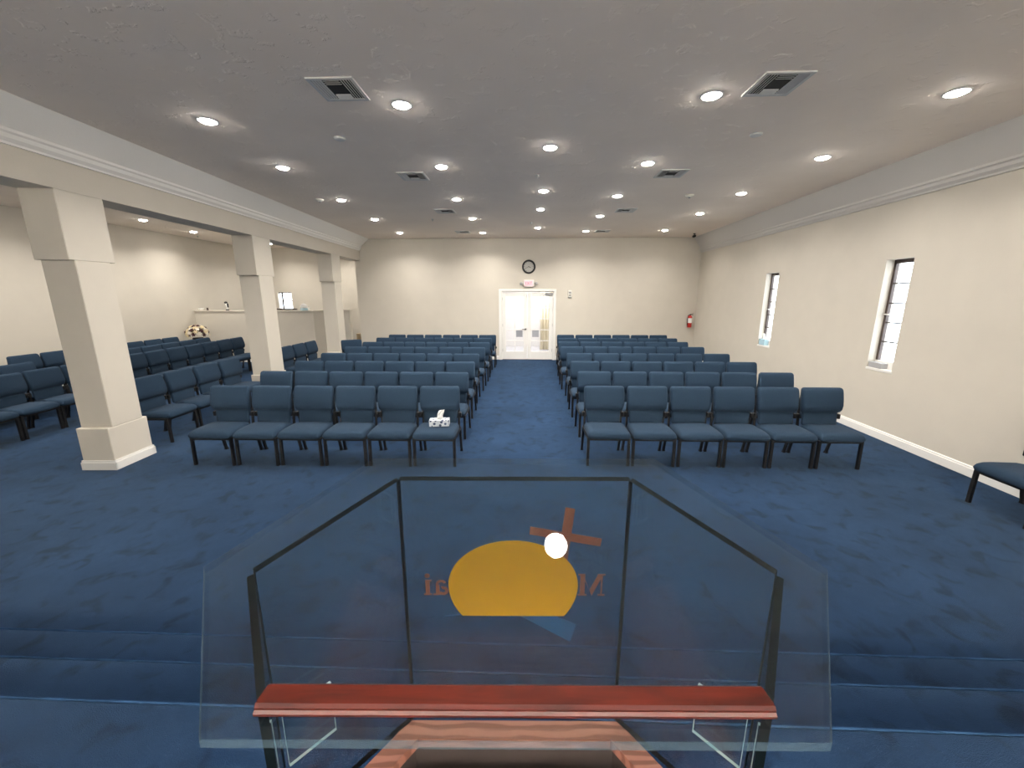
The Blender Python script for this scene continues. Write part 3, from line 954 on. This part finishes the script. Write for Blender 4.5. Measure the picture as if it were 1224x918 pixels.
# ================================================================== CEILING FIXTURES
bm = bmesh.new()
lathe(bm, [(0.071, 0.0), (0.073, -0.006), (0.088, -0.008), (0.094, 0.0)], 24, cap=False)
DL_TRIM = mesh_from(bm, 'downlight_trim', M['white'], True)
bm = bmesh.new()
lathe(bm, [(0.001, -0.024), (0.04, -0.021), (0.062, -0.013), (0.072, 0.0)], 20)
DL_LENS = mesh_from(bm, 'downlight_lens', M['lens'], True)
DL = bpy.data.lights.new('bulb', 'AREA')
DL.shape = 'DISK'; DL.size = 0.12; DL.energy = LAMP_W; DL.color = LAMP_COL; DL.spread = math.radians(140)
DLW = DL.copy(); DLW.energy = LAMP_W * 0.7      # the column beside the window wall is dimmed a little
DL_FILL = DL.copy(); DL_FILL.energy = FILL_W; DL_FILL.spread = math.radians(110)      # added unseen row whose bounce brightens ceiling and pillars
def downlight(x, y, label, group='recessed downlights in the main ceiling'):
    t = thing('downlight', label, 'ceiling light', (x, y, ZC), 0, group)
    link('trim_ring', DL_TRIM, t); link('lens', DL_LENS, t)
    if y < -0.5:          # added lamps turned towards the wall behind the speaker, for bounce
        link('bulb', DL_FILL, t, (0, 0, -0.03), (math.radians(-38), 0, 0))
    else:
        link('bulb', DLW if x > 3.2 else DL, t, (0, 0, -0.03))
RN = ['row nearest the lectern', 'second row from the lectern', 'middle row', 'second row from the back wall', 'row nearest the back wall']
grid = {'pillar-side column': [(-3.09, 4.20), (-3.22, 5.63), (-3.28, 7.45), (-3.36, 9.25), (-3.40, 11.15)],
        'column over the pillar-side chairs': [(-1.12, 3.94), (-1.13, 5.67), (-1.24, 7.46), (-1.20, 9.23), (-1.19, 11.23)],
        'column over the window-side chairs': [(1.54, 3.87), (1.52, 5.63), (1.51, 7.33), (1.52, 9.05), (1.51, 11.05)],
        'window-side column': [(3.55, 3.89), (3.59, 5.49), (3.51, 7.23), (3.52, 8.87), (3.52, 10.99)]}
for cn, pl in grid.items():
    for i, (x, y) in enumerate(pl):
        downlight(x, y, 'round recessed downlight, %s, %s' % (cn, RN[i]))
for i, y in enumerate((5.03, 6.95, 8.34, 10.48)):
    downlight(0.25, y, 'round recessed downlight over the centre aisle, %s along from the lectern' % ORD[i], 'recessed downlights over the aisle')
for i, (x, y) in enumerate(((-3.6, -2.5), (-2.2, -2.5), (-0.8, -2.5), (0.23, 1.25), (0.7, -2.5), (2.1, -2.5), (3.6, -2.5))):  # the rear row is added and unseen, there to brighten ceiling and pillars
    downlight(x, y, 'unseen round recessed downlight above the platform, %s from the pillars' % ORD[i], 'recessed downlights over the platform')
for i, (x, y) in enumerate(((-8.25, 13.21), (-8.77, 10.80), (-8.54, 9.15), (-8.4, 7.3), (-8.3, 5.4), (-8.2, 3.4), (-8.2, 1.2), (-6.2, 13.3), (-6.4, 8.2), (-6.4, 4.6))):
    downlight(x, y, 'round recessed downlight in the alcove ceiling, %s from its end window' % ORD[i], 'recessed downlights in the alcove')

# supply air diffusers
def vent(x, y, label, far):
    t = thing('air_vent', label, 'air vent', (x, y, ZC), 0, 'air vents in the ceiling')
    h = 0.185
    bm = bmesh.new()
    for a in ((-h, h, -h, -h + 0.028), (-h, h, h - 0.028, h), (-h, -h + 0.028, -h + 0.028, h - 0.028), (h - 0.028, h, -h + 0.028, h - 0.028)):
        box(bm, a[0], a[1], a[2], a[3], -0.012, 0.0)
    link('frame', mesh_from(bm, 'vent_frame', M['vent_metal']), t)
    boxobj('duct', (-h + 0.028, h - 0.028, -h + 0.028, h - 0.028, -0.002, -0.0005), M['vent_dark'], t)
    g = h - 0.03
    for s in (-1, 1):
        for k in range(4):
            x0 = s * (g - 0.012 - 0.021 * k)
            bm = bmesh.new(); bar(bm, (x0, -g, -0.009), (x0, g, -0.009), 0.013, 0.0022, (0.6 * s, 0, 1))
            link('louver', mesh_from(bm, 'louver', M['vent_metal']), t)
        for k in range(3):
            y0 = s * (g - 0.016 - 0.026 * k)
            bm = bmesh.new(); bar(bm, (-g + 0.092, y0, -0.009), (g - 0.092, y0, -0.009), 0.018, 0.0022, (0, 0.6 * s, 1))
            link('louver', mesh_from(bm, 'louver', M['vent_metal']), t)
    return t
VN = ['nearest the lectern', 'second from the lectern', 'third from the lectern', 'nearest the back wall']
for i, (x, y) in enumerate(((-1.545, 3.645), (-1.61, 6.06), (-1.637, 8.43), (-1.70, 11.07))):
    vent(x, y, 'square louvred ceiling vent over the pillar-side chairs, %s' % VN[i], i)
for i, (x, y) in enumerate(((1.973, 3.69), (1.966, 6.07), (1.925, 8.48), (1.94, 11.06))):
    vent(x, y, 'square louvred ceiling vent over the window-side chairs, %s' % VN[i], i)

def ceiling_disc(name, x, y, prof, m, label, cat, group=None, dark=False):
    t = thing(name, label, cat, (x, y, ZC), 0, group)
    bm = bmesh.new(); lathe(bm, prof, 20)
    link('housing', mesh_from(bm, name, M[m], True), t)
    if dark:
        bm = bmesh.new(); lathe(bm, [(prof[-1][0] * 0.6, prof[-1][1] - 0.003), (prof[-1][0] * 0.5, prof[-1][1] - 0.012)], 14)
        link('sensor', mesh_from(bm, 'sensor', M['grey_plastic'], True), t)
flat = [(0.06, 0.0), (0.06, -0.012), (0.05, -0.018), (0.012, -0.02)]
det = [(0.065, 0.0), (0.065, -0.02), (0.05, -0.034), (0.03, -0.04)]
ceiling_disc('cover_plate', -2.015, 4.67, flat, 'vent_metal', 'round white plate on the ceiling beside the nearest pillar-side vent', 'ceiling plate')
ceiling_disc('cover_plate', 2.373, 4.72, flat, 'vent_metal', 'round white plate on the ceiling beside the nearest window-side vent', 'ceiling plate')
ceiling_disc('smoke_detector', -3.625, 7.37, det, 'plastic', 'round smoke detector on the ceiling near the pillar-side cove', 'smoke detector', None, True)
ceiling_disc('smoke_detector', 2.70, 7.30, det, 'plastic', 'round smoke detector on the ceiling near the window wall', 'smoke detector', None, True)
spr = [(0.03, 0.0), (0.03, -0.004), (0.009, -0.006), (0.009, -0.03), (0.02, -0.032), (0.02, -0.035)]
for (x, y, nm) in ((0.139, 6.08, 'over the near half of the centre aisle'), (0.084, 9.78, 'over the far half of the centre aisle'), (-2.088, 9.29, 'by the third vent of the pillar side'), (-9.26, 11.53, 'in the alcove ceiling')):
    ceiling_disc('sprinkler', x, y, spr, 'metal', 'small sprinkler head %s' % nm, 'sprinkler')
t = thing('security_camera', 'small black camera on the ceiling in the back corner by the window wall', 'camera', (4.50, 11.58, ZC))
bm = bmesh.new(); lathe(bm, [(0.03, 0), (0.03, -0.02), (0.012, -0.025), (0.012, -0.05)], 12)
link('mount', mesh_from(bm, 'mount', M['black'], True), t)
bm = bmesh.new(); lathe(bm, [(0.03, -0.06), (0.034, -0.05), (0.034, 0.05), (0.025, 0.055)], 12, (0, 0, -0.07), 'y')
link('camera_body', mesh_from(bm, 'camera_body', M['black'], True), t)

# ================================================================== WALL FIXTURES
t = thing('wall_clock', 'round black-rimmed wall clock above the exit sign', 'clock', (0.045, YB, 2.775))
bm = bmesh.new(); lathe(bm, [(0.150, 0.0), (0.200, 0.0), (0.200, -0.02), (0.190, -0.034), (0.172, -0.036), (0.150, -0.024), (0.150, 0.0)], 36, (0, 0, 0), 'y', False)
link('rim', mesh_from(bm, 'rim', M['vent_dark'], True), t)
bm = bmesh.new(); lathe(bm, [(0.152, -0.004), (0.152, -0.014)], 36, (0, 0, 0), 'y')
link('dial', mesh_from(bm, 'dial', M['clock_face']), t)
bm = bmesh.new()
for k in range(12):
    a = math.radians(30 * k)
    r0, r1 = (0.112, 0.138) if k % 3 == 0 else (0.122, 0.138)
    bar(bm, (r0 * math.sin(a), -0.015, r0 * math.cos(a)), (r1 * math.sin(a), -0.015, r1 * math.cos(a)), 0.010, 0.002, (0, 1, 0))
link('hour_marks', mesh_from(bm, 'marks', M['black']), t)
for nm, ang, L_, w_ in (('hour_hand', 115, 0.075, 0.012), ('minute_hand', 245, 0.115, 0.008)):
    a = math.radians(ang); bm = bmesh.new()
    bar(bm, (-0.02 * math.sin(a), -0.018, -0.02 * math.cos(a)), (L_ * math.sin(a), -0.018, L_ * math.cos(a)), w_, 0.002, (0, 1, 0))
    link(nm, mesh_from(bm, nm, M['black']), t)

t = thing('exit_sign', 'glowing pink exit sign with two emergency lamp heads above the doors', 'exit sign', (0.05, YB, 2.30))
boxobj('housing', (-0.155, 0.155, -0.05, 0.0, -0.105, 0.10), M['white'], t, bev=0.012)
boxobj('face', (-0.125, 0.125, -0.054, -0.050, -0.075, 0.075), M['exit_pink'], t)
bm = bmesh.new()
def stroke(x0, x1, z0, z1):
    box(bm, x0, x1, -0.0565, -0.054, z0, z1)
lw, hh = 0.011, 0.045
x = -0.098
stroke(x, x + lw, -hh, hh)
for zz in (-hh, -lw / 2, hh - lw): stroke(x + lw, x + 0.040, zz, zz + lw)
for sgn in (-1, 1):
    bar(bm, (-0.045, -0.0552, -hh * sgn), (0.002, -0.0552, hh * sgn), lw, 0.0025, (0, 1, 0))
stroke(0.019, 0.019 + lw, -hh, hh)
stroke(0.044, 0.098, hh - lw, hh)
stroke(0.0655, 0.0765, -hh, hh - lw)
link('lettering', mesh_from(bm, 'exit_text', M['exit_red']), t)
for s in (-1, 1):
    bm = bmesh.new()
    tube(bm, [(s * 0.155, -0.025, -0.0), (s * 0.19, -0.035, 0.0), (s * 0.21, -0.045, 0.0)], 0.008, 6)
    link('lamp_arm', mesh_from(bm, 'arm', M['grey_plastic']), t)
    bm = bmesh.new()
    lathe(bm, [(0.018, 0.03), (0.036, 0.01), (0.045, -0.03), (0.040, -0.032)], 16, (s * 0.225, -0.06, 0.0 if s > 0 else -0.01), 'y')
    link('lamp_head', mesh_from(bm, 'lamp_head', M['grey_plastic'], True), t)

t = thing('fire_alarm_strobe', 'small white alarm strobe on the back wall beside the french doors', 'alarm', (1.275, YB, 2.0))
boxobj('housing', (-0.06, 0.06, -0.045, 0, -0.11, 0.10), M['plastic'], t, bev=0.012)
boxobj('strobe_lens', (-0.03, 0.03, -0.06, -0.045, 0.0, 0.06), M['grey_plastic'], t, bev=0.008)
boxobj('sounder_grille', (-0.035, 0.035, -0.049, -0.045, -0.06, -0.035), M['black'], t)

t = thing('fire_extinguisher', 'red fire extinguisher hung on the back wall near the window wall corner', 'extinguisher', (4.84, YB - 0.085, 1.02))
bm = bmesh.new(); lathe(bm, [(0.055, 0.0), (0.062, 0.012), (0.062, 0.30), (0.050, 0.33), (0.020, 0.35)], 20)
link('tank', mesh_from(bm, 'tank', M['red'], True), t)
bm = bmesh.new(); lathe(bm, [(0.0632, 0.13), (0.0632, 0.27)], 20, cap=False)
link('paper_label', mesh_from(bm, 'paper_label', M['tissue']), t)
bm = bmesh.new(); lathe(bm, [(0.018, 0.345), (0.018, 0.375), (0.012, 0.38)], 12)
bar(bm, (-0.02, 0, 0.375), (0.085, -0.02, 0.405), 0.014, 0.006); bar(bm, (-0.01, 0, 0.362), (0.085, -0.02, 0.366), 0.014, 0.006)
link('valve', mesh_from(bm, 'valve', M['black']), t)
bm = bmesh.new(); tube(bm, [(-0.015, -0.005, 0.365), (-0.06, -0.015, 0.35), (-0.08, -0.02, 0.25), (-0.076, -0.02, 0.12), (-0.07, -0.02, 0.05)], 0.010, 8)
link('hose', mesh_from(bm, 'hose', M['black'], True), t)
boxobj('bracket', (-0.02, 0.02, 0.058, 0.084, 0.20, 0.345), M['black'], t)

# ================================================================== SMALL THINGS
def tissue_box(name, loc, rz, m, label, dims=(0.115, 0.06, 0.075), tuft=True, group=None):
    t = thing(name, label, 'tissue box', loc, rz, group)
    a, b, c = dims
    boxobj('carton', (-a, a, -b, b, 0, c), M[m], t, bev=0.003)
    if tuft:
        bm = bmesh.new()
        rows = [(0.045, 0.012, c - 0.002, 0), (0.032, 0.016, c + 0.03, 0.008), (0.04, 0.02, c + 0.07, 0.018), (0.036, 0.012, c + 0.105, 0.03)]
        rings = []
        for hx, hy, z, dx in rows:
            rings.append([bm.verts.new((dx + hx * math.cos(2 * math.pi * k / 8), hy * math.sin(2 * math.pi * k / 8) + 0.008 * math.sin(3 * k + z * 60), z + 0.012 * math.cos(k))) for k in range(8)])
        for k in range(3):
            for i in range(8):
                j = (i + 1) % 8
                bm.faces.new((rings[k][i], rings[k][j], rings[k + 1][j], rings[k + 1][i]))
        bm.faces.new(rings[-1])
        link('tissue', mesh_from(bm, 'tissue', M['tissue']), t)
    return t
tissue_box('tissue_box', (-1.02, 4.48, 0.4405), 0.10, 'floral', 'blue and white floral tissue box on the front row aisle chair')
RM = Matrix.Translation((RW_X, 0, 0)) @ Matrix.Rotation(RW_A, 4, 'Z')
p = RM @ Vector((0.052, 5.73, W1[2] + 0.031))
tissue_box('tissue_box', tuple(p), RW_A + math.pi / 2, 'sill_grey', 'grey carton on the sill of the slit window nearer the lectern', (0.105, 0.045, 0.075), False)
p = RM @ Vector((0.052, 8.62, W2[2] + 0.031))
tissue_box('tissue_box', tuple(p), RW_A + math.pi / 2, 'pale_blue', 'pale blue tissue box on the sill of the slit window nearer the back wall', (0.10, 0.045, 0.12), True)

# flowers on a stand in the alcove corner
t = thing('flower_stand', 'dark round stand under the flower arrangement in the alcove corner', 'stand', (-9.28, 10.98, 0))
bm = bmesh.new(); lathe(bm, [(0.16, 0.0), (0.16, 0.02), (0.03, 0.04), (0.025, 0.63)], 18)
link('stem', mesh_from(bm, 'stem', M['black'], True), t)
bm = bmesh.new(); lathe(bm, [(0.17, 0.63), (0.18, 0.64), (0.18, 0.66), (0.17, 0.665)], 20)
link('table_top', mesh_from(bm, 'stand_top', M['black'], True), t)
t = thing('flower_arrangement', 'cream and burgundy flower arrangement in a dark bowl by the half wall', 'flowers', (-9.28, 10.98, 0.666))
bm = bmesh.new(); lathe(bm, [(0.05, 0.0), (0.10, 0.03), (0.13, 0.09), (0.12, 0.12)], 18)
link('bowl', mesh_from(bm, 'bowl', M['black'], True), t)
bls = {}
for nm in ('cream_petal', 'white_petal', 'dark_petal'):
    bm = bmesh.new()
    for k in range(6):
        a = math.pi * k / 3
        c = [bm.verts.new((0.0, 0.0, 0.0)), bm.verts.new((0.035 * math.cos(a - 0.5), 0.035 * math.sin(a - 0.5), 0.016)), bm.verts.new((0.066 * math.cos(a), 0.066 * math.sin(a), 0.012)), bm.verts.new((0.035 * math.cos(a + 0.5), 0.035 * math.sin(a + 0.5), 0.016))]
        bm.faces.new(c)
    bmesh.ops.create_uvsphere(bm, u_segments=6, v_segments=4, radius=0.018, matrix=Matrix.Translation((0, 0, 0.014)))
    bls[nm] = mesh_from(bm, 'blossom', M[nm])
for k in range(52):
    zc_ = 1 - (k + 0.5) / 52 * 1.15
    a = k * 2.39996
    rr = math.sqrt(max(0, 1 - zc_ * zc_))
    d = Vector((rr * math.cos(a), rr * math.sin(a), zc_))
    nm = 'dark_petal' if (k % 7 in (2, 5)) else ('cream_petal' if k % 3 else 'white_petal')
    o = link('blossom', bls[nm], t, d * random.uniform(0.23, 0.265) + Vector((0, 0, 0.22)))
    o.rotation_mode = 'QUATERNION'; o.rotation_quaternion = d.to_track_quat('Z', 'Y')
bm = bmesh.new()
for k in range(40):
    a = random.uniform(0, 6.28); zz = random.uniform(-0.1, 0.9); rr = math.sqrt(1 - zz * zz)
    d = Vector((rr * math.cos(a), rr * math.sin(a), zz)); s_ = d.cross(Vector((0, 0, 1))).normalized()
    c = Vector((0, 0, 0.22))
    v = [bm.verts.new(c + d * 0.06), bm.verts.new(c + d * 0.15 + s_ * 0.03), bm.verts.new(c + d * 0.255), bm.verts.new(c + d * 0.15 - s_ * 0.03)]
    bm.faces.new(v)
o = link('foliage', mesh_from(bm, 'foliage', M['leaf']), t); o['kind'] = 'stuff'

# things on the half-wall ledge
LZ = 1.518
t = thing('figurine', 'small black and white figurine standing on the half-wall ledge', 'figurine', (-8.83, 11.68, LZ))
bm = bmesh.new(); lathe(bm, [(0.045, 0.0), (0.045, 0.02), (0.03, 0.03)], 12)
link('base', mesh_from(bm, 'fig_base', M['black'], True), t)
bm = bmesh.new(); tube(bm, [(0.0, 0, 0.03), (0.02, 0, 0.09), (-0.005, 0, 0.15), (-0.01, 0, 0.2)], 0.024, 8)
link('body', mesh_from(bm, 'fig_body', M['tissue'], True), t)
bm = bmesh.new(); bmesh.ops.create_uvsphere(bm, u_segments=10, v_segments=8, radius=0.04, matrix=Matrix.Translation((-0.02, 0, 0.225)) @ Matrix.Diagonal((1.2, 0.9, 0.8, 1)))
box(bm, 0.01, 0.045, -0.02, 0.02, 0.08, 0.20, 0.008)
link('hat_and_wrap', mesh_from(bm, 'fig_dark', M['black'], True), t)
t = thing('candle_holder', 'tiny dark votive holder on the half-wall ledge beside the figurine', 'candle holder', (-9.43, 11.68, LZ))
bm = bmesh.new(); lathe(bm, [(0.025, 0), (0.03, 0.01), (0.022, 0.04), (0.028, 0.075)], 12)
link('cup', mesh_from(bm, 'cup', M['bronze'], True), t)
t = thing('bowl', 'white bowl at the side-wall end of the half-wall ledge', 'bowl', (-9.62, 11.68, LZ))
bm = bmesh.new(); lathe(bm, [(0.03, 0), (0.04, 0.008), (0.07, 0.05), (0.075, 0.065), (0.065, 0.06)], 16)
link('shell', mesh_from(bm, 'bowl', M['tissue'], True), t)
t = thing('domed_jar', 'white dome on a pale blue base, standing on the half-wall ledge', 'jar', (-6.53, 11.70, LZ))
bm = bmesh.new(); lathe(bm, [(0.10, 0), (0.105, 0.01), (0.10, 0.06), (0.085, 0.07)], 20)
link('base', mesh_from(bm, 'jar_base', M['pale_blue'], True), t)
bm = bmesh.new(); lathe(bm, [(0.095, 0.07), (0.098, 0.11), (0.08, 0.16), (0.045, 0.19), (0.005, 0.2)], 20)
link('dome', mesh_from(bm, 'jar_dome', M['tissue'], True), t)
t = thing('cup', 'small white cup beside the domed jar on the half-wall ledge', 'cup', (-6.37, 11.67, LZ))
bm = bmesh.new(); lathe(bm, [(0.025, 0), (0.034, 0.09), (0.031, 0.09), (0.024, 0.008)], 14)
link('body', mesh_from(bm, 'cup', M['tissue'], True), t)
# low cabinet in the passage
t = thing('low_cabinet', 'low tan cabinet in the passage behind the third pillar', 'cabinet', (-5.33, 13.0, 0))
boxobj('carcass', (-0.17, 0.17, -0.22, 0.22, 0, 0.72), M['tan'], t)
boxobj('top', (-0.172, 0.175, -0.24, 0.22, 0.72, 0.745), M['tan'], t, bev=0.004)
boxobj('door', (-0.15, 0.15, -0.232, -0.2205, 0.05, 0.69), M['tan'], t, bev=0.003)
